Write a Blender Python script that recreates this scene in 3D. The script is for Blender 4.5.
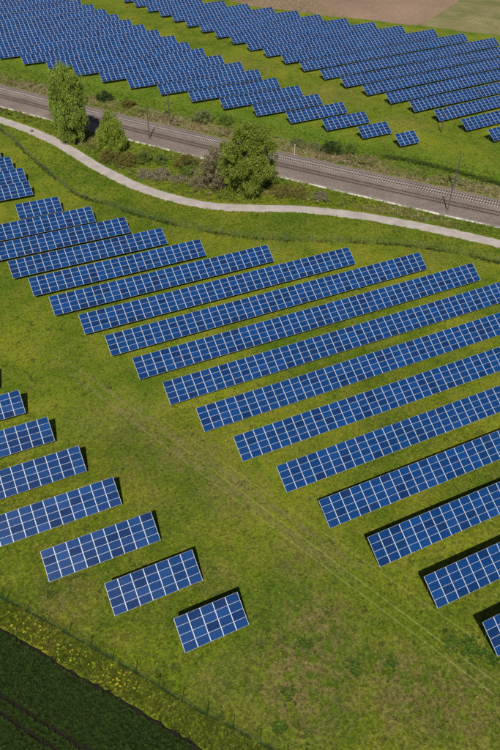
import bpy, math, random
import numpy as np
from mathutils import Matrix, Vector

random.seed(7)
rng = np.random.default_rng(7)
scene = bpy.context.scene
for o in list(bpy.data.objects):
    bpy.data.objects.remove(o)

# ------------------------------------------------------------------ camera
CAM_R = ((0.9040364621, 0.2772421317, -0.3253534625),
         (-0.4272858845, 0.6075445567, -0.6695643244),
         (0.0120352846, 0.7443295050, 0.6677040811))
CAM_H = 77.597
F_PX = 670.376
cam_data = bpy.data.cameras.new("camera")
cam = bpy.data.objects.new("camera", cam_data)
scene.collection.objects.link(cam)
cam.matrix_world = Matrix.Translation((0, 0, CAM_H)) @ Matrix(CAM_R).to_4x4()
cam_data.sensor_fit = 'HORIZONTAL'
cam_data.sensor_width = 36.0
cam_data.lens = 36.0 * F_PX / 500.0
cam_data.clip_start = 1.0
cam_data.clip_end = 6000.0
scene.camera = cam

# ------------------------------------------------------------------ sky, sun, exposure
SUN_RAY = Vector((0.315, 0.572, -0.757)).normalized()
world = bpy.data.worlds.new("World")
scene.world = world
world.use_nodes = True
wn = world.node_tree
bg = wn.nodes["Background"]
sky = wn.nodes.new("ShaderNodeTexSky")
sky.sky_type = 'NISHITA'
sky.sun_disc = False
sky.sun_elevation = math.asin(-SUN_RAY.z)
sky.sun_rotation = math.atan2(-SUN_RAY.x, -SUN_RAY.y)
sky.air_density = 1.0
sky.dust_density = 0.6
wn.links.new(sky.outputs[0], bg.inputs[0])
bg.inputs[1].default_value = 0.05
sun_data = bpy.data.lights.new("sun", 'SUN')
sun_data.energy = 4.6
sun_data.angle = math.radians(0.5)
sun_data.color = (1.0, 0.95, 0.87)
sun = bpy.data.objects.new("sun", sun_data)
sun.rotation_euler = SUN_RAY.to_track_quat('-Z', 'Y').to_euler()
sun.location = (-60, -110, 150)
scene.collection.objects.link(sun)
scene.view_settings.view_transform = 'Standard'
scene.view_settings.look = 'None'
scene.view_settings.exposure = 0.0
scene.view_settings.gamma = 1.0
scene.view_settings.use_curve_mapping = False
scene.cycles.max_bounces = 4
scene.cycles.diffuse_bounces = 2
scene.cycles.glossy_bounces = 2
scene.cycles.transmission_bounces = 2
scene.cycles.transparent_max_bounces = 2
scene.cycles.caustics_reflective = False
scene.cycles.caustics_refractive = False

# ------------------------------------------------------------------ helpers
COL = scene.collection


def tag(o, label=None, cat=None, group=None, kind=None):
    if label:
        o["label"] = label
    if cat:
        o["category"] = cat
    if group:
        o["group"] = group
    if kind:
        o["kind"] = kind
    return o


def empty(name, loc=(0, 0, 0), rz=0.0):
    o = bpy.data.objects.new(name, None)
    o.location = loc
    o.rotation_euler = (0, 0, rz)
    o.empty_display_size = 0.3
    COL.objects.link(o)
    return o


def link(name, mesh, parent=None, loc=(0, 0, 0), rot=(0, 0, 0)):
    o = bpy.data.objects.new(name, mesh)
    o.location = loc
    o.rotation_euler = rot
    if parent is not None:
        o.parent = parent
    COL.objects.link(o)
    return o


def np_mesh(name, V, F, mats, mi=None, smooth=False, uv=None):
    """V (n,3), F (m,k) equal-sized faces."""
    V = np.asarray(V, np.float32)
    F = np.asarray(F, np.int32)
    me = bpy.data.meshes.new(name)
    m, k = F.shape
    me.vertices.add(len(V))
    me.vertices.foreach_set("co", V.ravel())
    me.loops.add(m * k)
    me.loops.foreach_set("vertex_index", F.ravel())
    me.polygons.add(m)
    me.polygons.foreach_set("loop_start", np.arange(0, m * k, k, dtype=np.int32))
    me.polygons.foreach_set("loop_total", np.full(m, k, np.int32))
    if mi is not None:
        me.polygons.foreach_set("material_index", np.asarray(mi, np.int32))
    me.polygons.foreach_set("use_smooth", np.full(m, bool(smooth)))
    if uv is not None:
        l = me.uv_layers.new(name="UVMap")
        l.data.foreach_set("uv", np.asarray(uv, np.float32).ravel())
    for mt in (mats if isinstance(mats, (list, tuple)) else [mats]):
        me.materials.append(mt)
    me.update(calc_edges=True)
    return me


BOX_F = np.array([(0, 3, 2, 1), (4, 5, 6, 7), (0, 1, 5, 4), (1, 2, 6, 5), (2, 3, 7, 6), (3, 0, 4, 7)])


class MB:
    """collects quads"""
    def __init__(self):
        self.V = []
        self.F = []

    def hexa(self, pts):
        b = len(self.V)
        self.V += [tuple(p) for p in pts]
        self.F += [tuple(int(i) + b for i in f) for f in BOX_F]

    def box(self, c, s):
        x, y, z = c
        a, b, d = s[0] / 2, s[1] / 2, s[2] / 2
        self.hexa([(x - a, y - b, z - d), (x + a, y - b, z - d), (x + a, y + b, z - d), (x - a, y + b, z - d),
                   (x - a, y - b, z + d), (x + a, y - b, z + d), (x + a, y + b, z + d), (x - a, y + b, z + d)])

    def bar(self, p, q, w, h=None, w2=None):
        p, q = Vector(p), Vector(q)
        h = w if h is None else h
        k = 1.0 if w2 is None else w2 / w
        d = (q - p).normalized()
        up = Vector((0, 0, 1)) if abs(d.z) < 0.95 else Vector((0, 1, 0))
        s = d.cross(up).normalized()
        u = s.cross(d).normalized()
        pts = []
        for P, m in ((p, 1.0), (q, k)):
            for a, b in ((-1, -1), (1, -1), (1, 1), (-1, 1)):
                pts.append(P + s * a * w * m / 2 + u * b * h * m / 2)
        self.hexa(pts)

    def tube(self, p, q, r0, r1=None, n=8):
        r1 = r0 if r1 is None else r1
        p, q = Vector(p), Vector(q)
        d = (q - p).normalized()
        up = Vector((0, 0, 1)) if abs(d.z) < 0.95 else Vector((0, 1, 0))
        s = d.cross(up).normalized()
        u = s.cross(d).normalized()
        b = len(self.V)
        for P, r in ((p, r0), (q, r1)):
            for i in range(n):
                a = 2 * math.pi * i / n
                self.V.append(tuple(P + s * math.cos(a) * r + u * math.sin(a) * r))
        for i in range(n):
            j = (i + 1) % n
            self.F.append((b + i, b + j, b + n + j, b + n + i))

    def mesh(self, name, mat, smooth=False):
        return np_mesh(name, self.V, self.F, mat, smooth=smooth)

    def build(self, name, mat, parent=None, smooth=False, loc=(0, 0, 0)):
        return link(name, self.mesh(name, mat, smooth), parent, loc)


# ------------------------------------------------------------------ node helpers
def new_mat(name, rough=0.8, spec=0.3):
    m = bpy.data.materials.new(name)
    m.use_nodes = True
    nt = m.node_tree
    b = nt.nodes["Principled BSDF"]
    b.inputs["Roughness"].default_value = rough
    b.inputs["Specular IOR Level"].default_value = spec
    return m, nt, b


def N(nt, typ, **kw):
    n = nt.nodes.new(typ)
    for k, v in kw.items():
        if k.startswith("i_"):
            n.inputs[k[2:]].default_value = v
        else:
            setattr(n, k, v)
    return n


def L(nt, a, b):
    nt.links.new(a, b)


def noise(nt, vec, scale, detail=4, rough=0.55, dist=0.0):
    n = N(nt, "ShaderNodeTexNoise")
    n.inputs["Scale"].default_value = scale
    n.inputs["Detail"].default_value = detail
    n.inputs["Roughness"].default_value = rough
    n.inputs["Distortion"].default_value = dist
    if vec is not None:
        L(nt, vec, n.inputs["Vector"])
    return n.outputs["Fac"]


def ramp(nt, fac, stops, interp='LINEAR'):
    r = N(nt, "ShaderNodeValToRGB")
    r.color_ramp.interpolation = interp
    el = r.color_ramp.elements
    while len(el) < len(stops):
        el.new(0.5)
    for e, (p, c) in zip(el, stops):
        e.position = p
        e.color = (c, c, c, 1) if isinstance(c, (int, float)) else (*c, 1)
    L(nt, fac, r.inputs[0])
    return r.outputs[0]


def mix(nt, fac, a, b, typ='MIX'):
    n = N(nt, "ShaderNodeMix", data_type='RGBA', blend_type=typ)
    for s, v in ((n.inputs[0], fac), (n.inputs[6], a), (n.inputs[7], b)):
        if isinstance(v, (int, float)):
            s.default_value = v
        elif isinstance(v, tuple):
            s.default_value = (*v, 1)
        else:
            L(nt, v, s)
    return n.outputs[2]


def math_(nt, op, a, b=None, c=None, clamp=False):
    n = N(nt, "ShaderNodeMath", operation=op)
    n.use_clamp = clamp
    for i, v in enumerate((a, b, c)):
        if v is None:
            continue
        if isinstance(v, (int, float)):
            n.inputs[i].default_value = v
        else:
            L(nt, v, n.inputs[i])
    return n.outputs[0]


def smooth_band(nt, v, lo, hi):
    """0..1 rise of v between lo and hi"""
    n = N(nt, "ShaderNodeMapRange", interpolation_type='SMOOTHSTEP')
    L(nt, v, n.inputs[0])
    n.inputs[1].default_value = lo
    n.inputs[2].default_value = hi
    return n.outputs[0]


def bump(nt, bsdf, height, strength, dist):
    b = N(nt, "ShaderNodeBump")
    b.inputs["Strength"].default_value = strength
    b.inputs["Distance"].default_value = dist
    L(nt, height, b.inputs["Height"])
    L(nt, b.outputs[0], bsdf.inputs["Normal"])


# ------------------------------------------------------------------ grass colour (world position), shared by ground and tufts
DRY = [(20.6, 27.9, 8.5, 0.95), (30.5, 21.5, 7.0, 0.9), (36.0, 17.5, 6.0, 0.9), (26.0, 33.0, 6.0, 0.8), (25.0, 64.0, 5.0, 0.55),
       (9.8, 78.7, 5.0, 0.5), (-1.0, 49.0, 5.0, 0.6), (22.5, 57.0, 4.0, 0.6), (18.0, 70.0, 4.0, 0.5),
       (17.0, 44.0, 4.0, 0.45), (60.0, 114.5, 5.0, 0.35), (90.0, 96.0, 6.0, 0.35), (24.0, 148.0, 5.0, 0.4), (128.0, 160.0, 10.0, 0.5),
       (120.0, 190.0, 14.0, 0.5), (105.0, 225.0, 14.0, 0.5), (16.0, 76.0, 7.0, 0.6), (21.0, 66.0, 6.0, 0.7), (25.0, 55.0, 6.0, 0.65), (12.0, 66.0, 4.0, 0.5), (28.5, 42.0, 5.0, 0.6), (100.5, 149.0, 3.5, 1.0), (106.0, 144.6, 3.0, 1.0), (110.0, 141.0, 2.5, 0.9), (12.0, 31.5, 3.5, 0.6), (14.0, 60.0, 4.0, 0.4)]
# wheel tracks worn into the lane beside the table ends: (x0, y0, x1, y1, half width, strength)
TRACKS = [(13.85, 89.0, 43.05, 21.3, 0.040, 0.5), (13.2, 86.8, 41.1, 17.6, 0.040, 0.85), (12.4, 83.9, 39.8, 17.2, 0.040, 0.75)]
SOFT = [(4.2, 108.0, 31.0, 46.0, 0.42, 0.85), (2.6, 107.0, 29.3, 45.0, 0.42, 0.8)]

gg = bpy.data.node_groups.new("grass_colour", 'ShaderNodeTree')
gg.interface.new_socket("Color", in_out='OUTPUT', socket_type='NodeSocketColor')
gg.interface.new_socket("Fine", in_out='OUTPUT', socket_type='NodeSocketFloat')
go = gg.nodes.new("NodeGroupOutput")
geo = gg.nodes.new("ShaderNodeNewGeometry")
pos = geo.outputs["Position"]
sep = N(gg, "ShaderNodeSeparateXYZ")
L(gg, pos, sep.inputs[0])
px, py = sep.outputs[0], sep.outputs[1]
n_big = noise(gg, pos, 0.045, 3, 0.6, 0.4)
n_mid = noise(gg, pos, 0.28, 4, 0.65, 0.3)
n_fine = noise(gg, pos, 2.2, 4, 0.7)
n_grain = noise(gg, pos, 7.0, 3, 0.7)
c = mix(gg, ramp(gg, n_big, [(0.36, 0.0), (0.64, 1.0)]), (0.086, 0.140, 0.0065), (0.190, 0.216, 0.0130))
c = mix(gg, ramp(gg, n_mid, [(0.47, 0.0), (0.72, 0.5)]), c, (0.235, 0.210, 0.036))
c = mix(gg, ramp(gg, n_mid, [(0.28, 0.7), (0.45, 0.0)]), c, (0.064, 0.118, 0.007))
# greener verge north of the railway
s_line = math_(gg, 'MULTIPLY_ADD', px, 1.38, py)
gband = math_(gg, 'MULTIPLY', smooth_band(gg, s_line, 268, 274), smooth_band(gg, s_line, 325, 295))
c = mix(gg, math_(gg, 'MULTIPLY', gband, 0.55), c, (0.095, 0.185, 0.014))
# dry, stony foot of the far railway verge
vb = math_(gg, 'MULTIPLY', smooth_band(gg, s_line, 272, 276), smooth_band(gg, s_line, 294, 281))
vb = math_(gg, 'MULTIPLY', vb, ramp(gg, n_mid, [(0.36, 0.0), (0.56, 0.9)]))
c = mix(gg, vb, c, (0.260, 0.195, 0.105))
# dry patches
tot = None
for (x, y, r, s) in DRY:
    d = N(gg, "ShaderNodeVectorMath", operation='DISTANCE')
    L(gg, pos, d.inputs[0])
    d.inputs[1].default_value = (x, y, 0)
    m = math_(gg, 'MULTIPLY', smooth_band(gg, d.outputs["Value"], r * 1.25, r * 0.15), s)
    tot = m if tot is None else math_(gg, 'MAXIMUM', tot, m)
n_dry = noise(gg, pos, 0.75, 5, 0.7, 0.5)
drym = math_(gg, 'MULTIPLY', tot, ramp(gg, n_dry, [(0.40, 0.0), (0.60, 1.0)]))
drycol = mix(gg, n_fine, (0.150, 0.112, 0.042), (0.270, 0.205, 0.080))
c = mix(gg, math_(gg, 'MULTIPLY', drym, 0.95), c, drycol)


def strip_mask(x0, y0, x1, y1, w, s, soft=1.6, amt=0.55):
    dx, dy = x1 - x0, y1 - y0
    ln = math.hypot(dx, dy)
    nx, ny = -dy / ln, dx / ln
    dd = math_(gg, 'MULTIPLY_ADD', px, nx, math_(gg, 'MULTIPLY_ADD', py, ny, -(x0 * nx + y0 * ny)))
    dd = math_(gg, 'ABSOLUTE', dd)
    along = math_(gg, 'MULTIPLY_ADD', px, dx / ln, math_(gg, 'MULTIPLY_ADD', py, dy / ln, -(x0 * dx + y0 * dy) / ln))
    m = smooth_band(gg, dd, w * soft, w * 0.5)
    m = math_(gg, 'MULTIPLY', m, smooth_band(gg, along, -2.0, 40.0))
    m = math_(gg, 'MULTIPLY', m, smooth_band(gg, along, ln + 12, ln + 4))
    return math_(gg, 'MULTIPLY', m, s)


tm = None
for t in TRACKS:
    m = strip_mask(*t)
    tm = m if tm is None else math_(gg, 'MAXIMUM', tm, m)
tm = math_(gg, 'MULTIPLY', tm, ramp(gg, n_dry, [(0.22, 0.45), (0.5, 1.0)]))
c = mix(gg, tm, c, (0.300, 0.280, 0.120))
sm = None
for t in SOFT:
    m = strip_mask(*t)
    sm = m if sm is None else math_(gg, 'MAXIMUM', sm, m)
c = mix(gg, math_(gg, 'MULTIPLY', sm, ramp(gg, n_dry, [(0.35, 0.1), (0.6, 1.0)])), c, (0.190, 0.175, 0.060))
# fine mottling
c = mix(gg, 1.0, c, ramp(gg, n_fine, [(0.25, 0.62), (0.75, 1.34)]), 'MULTIPLY')
c = mix(gg, 1.0, c, ramp(gg, n_grain, [(0.25, 0.66), (0.75, 1.34)]), 'MULTIPLY')
L(gg, c, go.inputs["Color"])
L(gg, math_(gg, 'ADD', n_fine, math_(gg, 'MULTIPLY', n_grain, 0.5)), go.inputs["Fine"])


def grass_group(nt):
    g = nt.nodes.new("ShaderNodeGroup")
    g.node_tree = gg
    return g


M = {}
m, nt, b = new_mat("meadow_grass", 0.9, 0.15)
g = grass_group(nt)
L(nt, g.outputs[0], b.inputs["Base Color"])
bump(nt, b, g.outputs[1], 0.9, 0.09)
M['ground'] = m

m, nt, b = new_mat("tuft_blades", 0.75, 0.2)
g = grass_group(nt)
at = N(nt, "ShaderNodeAttribute", attribute_type='INSTANCER', attribute_name="tint")
oi = N(nt, "ShaderNodeObjectInfo")
cc = mix(nt, at.outputs["Alpha"], g.outputs[0], at.outputs["Color"])
cc = mix(nt, 1.0, cc, ramp(nt, oi.outputs["Random"], [(0.0, 0.65), (1.0, 1.5)]), 'MULTIPLY')
L(nt, cc, b.inputs["Base Color"])
tr = N(nt, "ShaderNodeBsdfTranslucent")
L(nt, cc, tr.inputs[0])
ms = N(nt, "ShaderNodeMixShader")
ms.inputs[0].default_value = 0.25
L(nt, b.outputs[0], ms.inputs[1])
L(nt, tr.outputs[0], ms.inputs[2])
L(nt, ms.outputs[0], nt.nodes["Material Output"].inputs[0])
M['tuft'] = m


def leaf_mat(name, c0, c1, c2, trans=0.4):
    m, nt, b = new_mat(name, 0.55, 0.3)
    ge = N(nt, "ShaderNodeNewGeometry")
    cl = ramp(nt, ge.outputs["Random Per Island"], [(0.0, c0), (0.5, c1), (1.0, c2)])
    nn = noise(nt, ge.outputs["Position"], 0.6, 2)
    cl = mix(nt, 1.0, cl, ramp(nt, nn, [(0.3, 0.75), (0.7, 1.2)]), 'MULTIPLY')
    L(nt, cl, b.inputs["Base Color"])
    tr = N(nt, "ShaderNodeBsdfTranslucent")
    L(nt, cl, tr.inputs[0])
    ms = N(nt, "ShaderNodeMixShader")
    ms.inputs[0].default_value = trans
    L(nt, b.outputs[0], ms.inputs[1])
    L(nt, tr.outputs[0], ms.inputs[2])
    L(nt, ms.outputs[0], nt.nodes["Material Output"].inputs[0])
    return m


M['willow'] = leaf_mat("willow_leaves", (0.146, 0.232, 0.029), (0.269, 0.365, 0.054), (0.438, 0.511, 0.097))
M['willow_bright'] = leaf_mat("young_willow_leaves", (0.172, 0.253, 0.024), (0.284, 0.375, 0.041), (0.426, 0.487, 0.081))
M['big_tree'] = leaf_mat("broadleaf_leaves", (0.120, 0.190, 0.020), (0.235, 0.300, 0.034), (0.400, 0.410, 0.075))
M['grey_shrub'] = leaf_mat("grey_flowering_leaves", (0.150, 0.130, 0.050), (0.270, 0.230, 0.115), (0.450, 0.390, 0.260))
M['olive'] = leaf_mat("olive_brown_leaves", (0.130, 0.140, 0.024), (0.230, 0.215, 0.045), (0.330, 0.260, 0.080))
M['pale'] = leaf_mat("pale_bramble_leaves", (0.150, 0.150, 0.060), (0.290, 0.260, 0.150), (0.480, 0.430, 0.300))
M['green_bush'] = leaf_mat("green_bush_leaves", (0.091, 0.153, 0.024), (0.172, 0.253, 0.041), (0.284, 0.344, 0.071))
M['pale_green'] = leaf_mat("pale_green_leaves", (0.131, 0.174, 0.043), (0.239, 0.275, 0.087), (0.362, 0.377, 0.160))
M['dark_bush'] = leaf_mat("dark_green_leaves", (0.036, 0.065, 0.014), (0.065, 0.109, 0.023), (0.109, 0.152, 0.036))

m, nt, b = new_mat("bark", 0.9, 0.1)
tc = N(nt, "ShaderNodeTexCoord")
L(nt, ramp(nt, noise(nt, tc.outputs["Object"], 3.0, 5), [(0.3, (0.06, 0.045, 0.03)), (0.7, (0.15, 0.12, 0.085))]), b.inputs["Base Color"])
M['bark'] = m

# --- solar module: silver frame and blue cells
m, nt, b = new_mat("module_frame", 0.45, 0.5)
b.inputs["Base Color"].default_value = (0.72, 0.75, 0.79, 1)
b.inputs["Metallic"].default_value = 0.15
M['frame'] = m

m, nt, b = new_mat("module_cells", 0.20, 0.22)
uvn = N(nt, "ShaderNodeUVMap", uv_map="UVMap")
oi = N(nt, "ShaderNodeObjectInfo")
ge = N(nt, "ShaderNodeNewGeometry")
rnd = math_(nt, 'FRACT', math_(nt, 'ADD', oi.outputs["Random"], math_(nt, 'MULTIPLY', ge.outputs["Random Per Island"], 7.31)))
cell = ramp(nt, rnd, [(0.0, (0.0016, 0.0190, 0.085)), (0.15, (0.0014, 0.0240, 0.102)), (0.3, (0.0010, 0.0300, 0.124)), (0.8, (0.0008, 0.0370, 0.150)), (1.0, (0.0010, 0.0440, 0.178))])
su = N(nt, "ShaderNodeSeparateXYZ")
L(nt, uvn.outputs[0], su.inputs[0])


def gridline(v, n, w):
    fr = math_(nt, 'FRACT', math_(nt, 'MULTIPLY', v, n))
    d = math_(nt, 'ABSOLUTE', math_(nt, 'SUBTRACT', fr, 0.5))
    return math_(nt, 'GREATER_THAN', d, 0.5 - w)


lines = math_(nt, 'MAXIMUM', gridline(su.outputs[0], 10, 0.022), gridline(su.outputs[1], 6, 0.022))
bus = math_(nt, 'MULTIPLY', gridline(su.outputs[1], 18, 0.03), 0.35)
lines = math_(nt, 'MAXIMUM', math_(nt, 'MULTIPLY', lines, 0.6), bus)
# crystal grain: every cell slightly different
vor = N(nt, "ShaderNodeTexWhiteNoise", noise_dimensions='3D')
cv = N(nt, "ShaderNodeCombineXYZ")
L(nt, math_(nt, 'FLOOR', math_(nt, 'MULTIPLY', su.outputs[0], 10)), cv.inputs[0])
L(nt, math_(nt, 'FLOOR', math_(nt, 'MULTIPLY', su.outputs[1], 6)), cv.inputs[1])
L(nt, rnd, cv.inputs[2])
L(nt, cv.outputs[0], vor.inputs[0])
cell = mix(nt, 1.0, cell, ramp(nt, vor.outputs[0], [(0.0, 0.9), (1.0, 1.1)]), 'MULTIPLY')
cell = mix(nt, lines, cell, (0.05, 0.10, 0.23))
# thin dust film
dust = ramp(nt, noise(nt, ge.outputs["Position"], 0.5, 4), [(0.40, 0.0), (0.80, 0.02)])
cell = mix(nt, dust, cell, (0.30, 0.30, 0.28))
L(nt, cell, b.inputs["Base Color"])
rr = N(nt, "ShaderNodeMapRange")
L(nt, rnd, rr.inputs[0])
rr.inputs[3].default_value = 0.25
rr.inputs[4].default_value = 0.33
L(nt, rr.outputs[0], b.inputs["Roughness"])
M['cells'] = m

m, nt, b = new_mat("galvanised_steel", 0.5, 0.5)
b.inputs["Base Color"].default_value = (0.30, 0.31, 0.32, 1)
b.inputs["Metallic"].default_value = 0.5
M['steel'] = m
m, nt, b = new_mat("green_fence_paint", 0.6, 0.3)
b.inputs["Base Color"].default_value = (0.020, 0.060, 0.030, 1)
M['fence_green'] = m
m, nt, b = new_mat("dull_wire", 0.6, 0.3)
b.inputs["Base Color"].default_value = (0.10, 0.115, 0.09, 1)
M['fence_grey'] = m
m, nt, b = new_mat("mast_steel", 0.6, 0.3)
ge = N(nt, "ShaderNodeNewGeometry")
L(nt, ramp(nt, noise(nt, ge.outputs["Position"], 1.5, 4), [(0.3, (0.06, 0.055, 0.052)), (0.7, (0.13, 0.12, 0.11))]), b.inputs["Base Color"])
M['mast'] = m
m, nt, b = new_mat("white_post", 0.6, 0.3)
b.inputs["Base Color"].default_value = (0.72, 0.72, 0.69, 1)
M['white'] = m
m, nt, b = new_mat("weathered_pole", 0.8, 0.2)
b.inputs["Base Color"].default_value = (0.10, 0.075, 0.06, 1)
M['pole'] = m
m, nt, b = new_mat("rail_rust", 0.55, 0.4)
ge = N(nt, "ShaderNodeNewGeometry")
L(nt, ramp(nt, noise(nt, ge.outputs["Position"], 2.0, 3), [(0.3, (0.055, 0.034, 0.024)), (0.7, (0.11, 0.07, 0.05))]), b.inputs["Base Color"])
M['rail'] = m


def noisy(name, c0, c1, scale, rough=0.9, bs=0.5, bd=0.03, extra=None):
    m, nt, b = new_mat(name, rough, 0.15)
    ge = N(nt, "ShaderNodeNewGeometry")
    p = ge.outputs["Position"]
    nn = noise(nt, p, scale, 5, 0.7)
    cl = ramp(nt, nn, [(0.3, c0), (0.7, c1)])
    n2 = noise(nt, p, scale * 0.06, 4, 0.6)
    cl = mix(nt, 1.0, cl, ramp(nt, n2, [(0.3, 0.82), (0.7, 1.15)]), 'MULTIPLY')
    if extra:
        cl = extra(nt, p, cl)
    L(nt, cl, b.inputs["Base Color"])
    bump(nt, b, nn, bs, bd)
    return m


M['sleeper_pale'] = noisy("concrete_sleeper", (0.34, 0.31, 0.28), (0.52, 0.48, 0.44), 3.0)
M['sleeper_dark'] = noisy("weathered_sleeper", (0.15, 0.125, 0.11), (0.24, 0.205, 0.18), 3.0)
def trough_extra(nt, p, cl):
    n2 = noise(nt, p, 0.35, 4, 0.7)
    return mix(nt, ramp(nt, n2, [(0.47, 0.0), (0.58, 0.85)]), cl, (0.13, 0.12, 0.06))      # moss and soil washed over the lids


M['trough'] = noisy("concrete_trough", (0.50, 0.48, 0.43), (0.80, 0.77, 0.70), 0.6, extra=trough_extra)
M['path'] = noisy("pale_path", (0.36, 0.315, 0.285), (0.49, 0.425, 0.385), 5.0, bs=0.3, bd=0.01)
M['soil'] = noisy("dark_soil", (0.011, 0.010, 0.006), (0.026, 0.022, 0.013), 4.0, bs=1.0, bd=0.08)


def ballast_extra(nt, p, cl):
    v = N(nt, "ShaderNodeTexVoronoi")
    v.inputs["Scale"].default_value = 9.0
    L(nt, p, v.inputs["Vector"])
    cl = mix(nt, 0.6, cl, ramp(nt, v.outputs["Color"], [(0.0, 0.45), (1.0, 1.5)]), 'MULTIPLY')
    sp = N(nt, "ShaderNodeSeparateXYZ")
    L(nt, p, sp.inputs[0])
    x_, y_ = sp.outputs[0], sp.outputs[1]
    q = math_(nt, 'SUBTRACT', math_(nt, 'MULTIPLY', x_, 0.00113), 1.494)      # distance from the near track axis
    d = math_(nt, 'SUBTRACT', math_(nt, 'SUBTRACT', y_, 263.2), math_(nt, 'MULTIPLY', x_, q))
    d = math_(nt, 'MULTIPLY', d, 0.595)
    rust_shade = None  # dark bands along each rail: rust stain plus rail shadow painted into the colour
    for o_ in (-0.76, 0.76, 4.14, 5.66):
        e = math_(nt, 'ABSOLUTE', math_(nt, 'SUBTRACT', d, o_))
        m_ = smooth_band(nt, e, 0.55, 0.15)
        rust_shade = m_ if rust_shade is None else math_(nt, 'MAXIMUM', rust_shade, m_)
    cl = mix(nt, math_(nt, 'MULTIPLY', rust_shade, 0.8), cl, (0.075, 0.050, 0.040))
    return cl


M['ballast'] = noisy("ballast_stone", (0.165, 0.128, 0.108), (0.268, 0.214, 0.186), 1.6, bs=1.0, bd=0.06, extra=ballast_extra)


def plough_extra(nt, p, cl):
    w = N(nt, "ShaderNodeTexWave", wave_type='BANDS', bands_direction='X')
    w.inputs["Scale"].default_value = 0.16
    w.inputs["Distortion"].default_value = 1.2
    mp = N(nt, "ShaderNodeMapping")
    mp.inputs["Rotation"].default_value = (0, 0, math.radians(58))
    L(nt, p, mp.inputs[0])
    L(nt, mp.outputs[0], w.inputs[0])
    return mix(nt, 0.35, cl, ramp(nt, w.outputs["Fac"], [(0.0, 0.85), (1.0, 1.12)]), 'MULTIPLY')


M['plough'] = noisy("ploughed_soil", (0.225, 0.148, 0.098), (0.32, 0.222, 0.152), 0.6, bs=0.6, bd=0.08, extra=plough_extra)


def khaki_extra(nt, p, cl):
    n2 = noise(nt, p, 0.035, 4, 0.65, 1.0)
    cl = mix(nt, ramp(nt, n2, [(0.42, 0.0), (0.62, 0.8)]), cl, (0.120, 0.135, 0.038))
    return plough_extra(nt, p, cl)


M['khaki'] = noisy("dry_stubble", (0.200, 0.172, 0.075), (0.280, 0.240, 0.110), 0.8, bs=0.5, bd=0.06, extra=khaki_extra)
M['crop_soil'] = noisy("crop_floor", (0.012, 0.018, 0.006), (0.028, 0.036, 0.011), 2.5, bs=1.0, bd=0.08)

# ------------------------------------------------------------------ the setting
PATH = [(14.0, 218.6), (18.7, 211.4), (25.2, 200.0), (31.1, 185.9), (36.7, 167.5), (42.8, 152.9), (48.7, 143.9), (55.1, 137.0), (63.4, 132.0),
        (74.1, 126.6), (83.8, 119.5), (92.5, 111.5), (100.3, 103.0), (107.4, 94.3), (111.3, 89.0)]
CROP = [(-12.5, 52.5), (-9.5, 48.6), (-7.6, 46.2), (-5.7, 43.7), (-4.0, 41.2), (-2.3, 38.9), (0.3, 35.7), (2.0, 33.4), (3.6, 31.2), (5.6, 28.4), (6.9, 26.6), (8.4, 24.4)]
FENCE_NEAR = [(-13.9, 60.0), (-8.8, 53.0), (-6.0, 49.5), (-3.2, 45.8), (0.5, 40.9), (2.6, 38.0), (4.9, 35.0), (6.5, 32.6), (8.4, 30.0), (10.7, 27.2), (12.7, 24.6), (16.3, 19.9)]
FENCE_FAR = [(16.8, 206.0), (19.2, 195.2), (20.9, 184.3), (22.7, 175.3), (24.6, 165.5), (26.8, 156.2), (29.6, 151.0), (32.7, 146.6), (36.5, 141.0), (41.5, 134.5), (48.4, 126.9),
             (57.2, 119.4), (67.0, 113.5), (77.0, 108.4), (86.6, 102.6), (94.8, 95.8), (101.8, 87.8), (107.0, 81.4)]


def catmull(P, step=1.0):
    P = [np.array(p, float) for p in P]
    P = [2 * P[0] - P[1]] + P + [2 * P[-1] - P[-2]]
    out = []
    for i in range(1, len(P) - 2):
        p0, p1, p2, p3 = P[i - 1:i + 3]
        n = max(2, int(np.linalg.norm(p2 - p1) / step))
        for k in range(n):
            t = k / n
            out.append(0.5 * (2 * p1 + (p2 - p0) * t + (2 * p0 - 5 * p1 + 4 * p2 - p3) * t * t + (3 * p1 - p0 - 3 * p2 + p3) * t ** 3))
    out.append(P[-2])
    return np.array(out)


def fill(P, d=4.0):
    out = [tuple(P[0])]
    for a, b_ in zip(P[:-1], P[1:]):
        n = max(1, int(math.hypot(b_[0] - a[0], b_[1] - a[1]) / d))
        out += [(a[0] + (b_[0] - a[0]) * i / n, a[1] + (b_[1] - a[1]) * i / n) for i in range(1, n + 1)]
    return out


def tangents(Q):
    T = np.gradient(Q, axis=0)
    return T / np.linalg.norm(T, axis=1)[:, None]


def ribbon(Q, cols, mat, name, wob=0.0):
    """sweep a profile [(offset, z), ...] along a ground polyline"""
    T = tangents(Q)
    Nn = np.stack([-T[:, 1], T[:, 0]], 1)
    k = len(cols)
    V = []
    for i in range(len(Q)):
        for j, (o, z) in enumerate(cols):
            w = wob * rng.normal() if wob and j in (0, k - 1) else 0.0
            p = Q[i] + Nn[i] * (o + w)
            V.append((p[0], p[1], z))
    F = []
    for i in range(len(Q) - 1):
        for j in range(k - 1):
            a = i * k + j
            F.append((a, a + k, a + k + 1, a + 1))
    F = [f[::-1] for f in F]
    me = np_mesh(name, V, F, mat)
    if me.polygons[0].normal.z < 0:
        me.flip_normals()
    return me


def poly_sheet(name, pts, z, mat):
    me = bpy.data.meshes.new(name)
    me.from_pydata([(x, y, z) for x, y in pts], [], [list(range(len(pts)))])
    me.materials.append(mat)
    me.update()
    if me.polygons[0].normal.z < 0:
        me.flip_normals()
    return me


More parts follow.
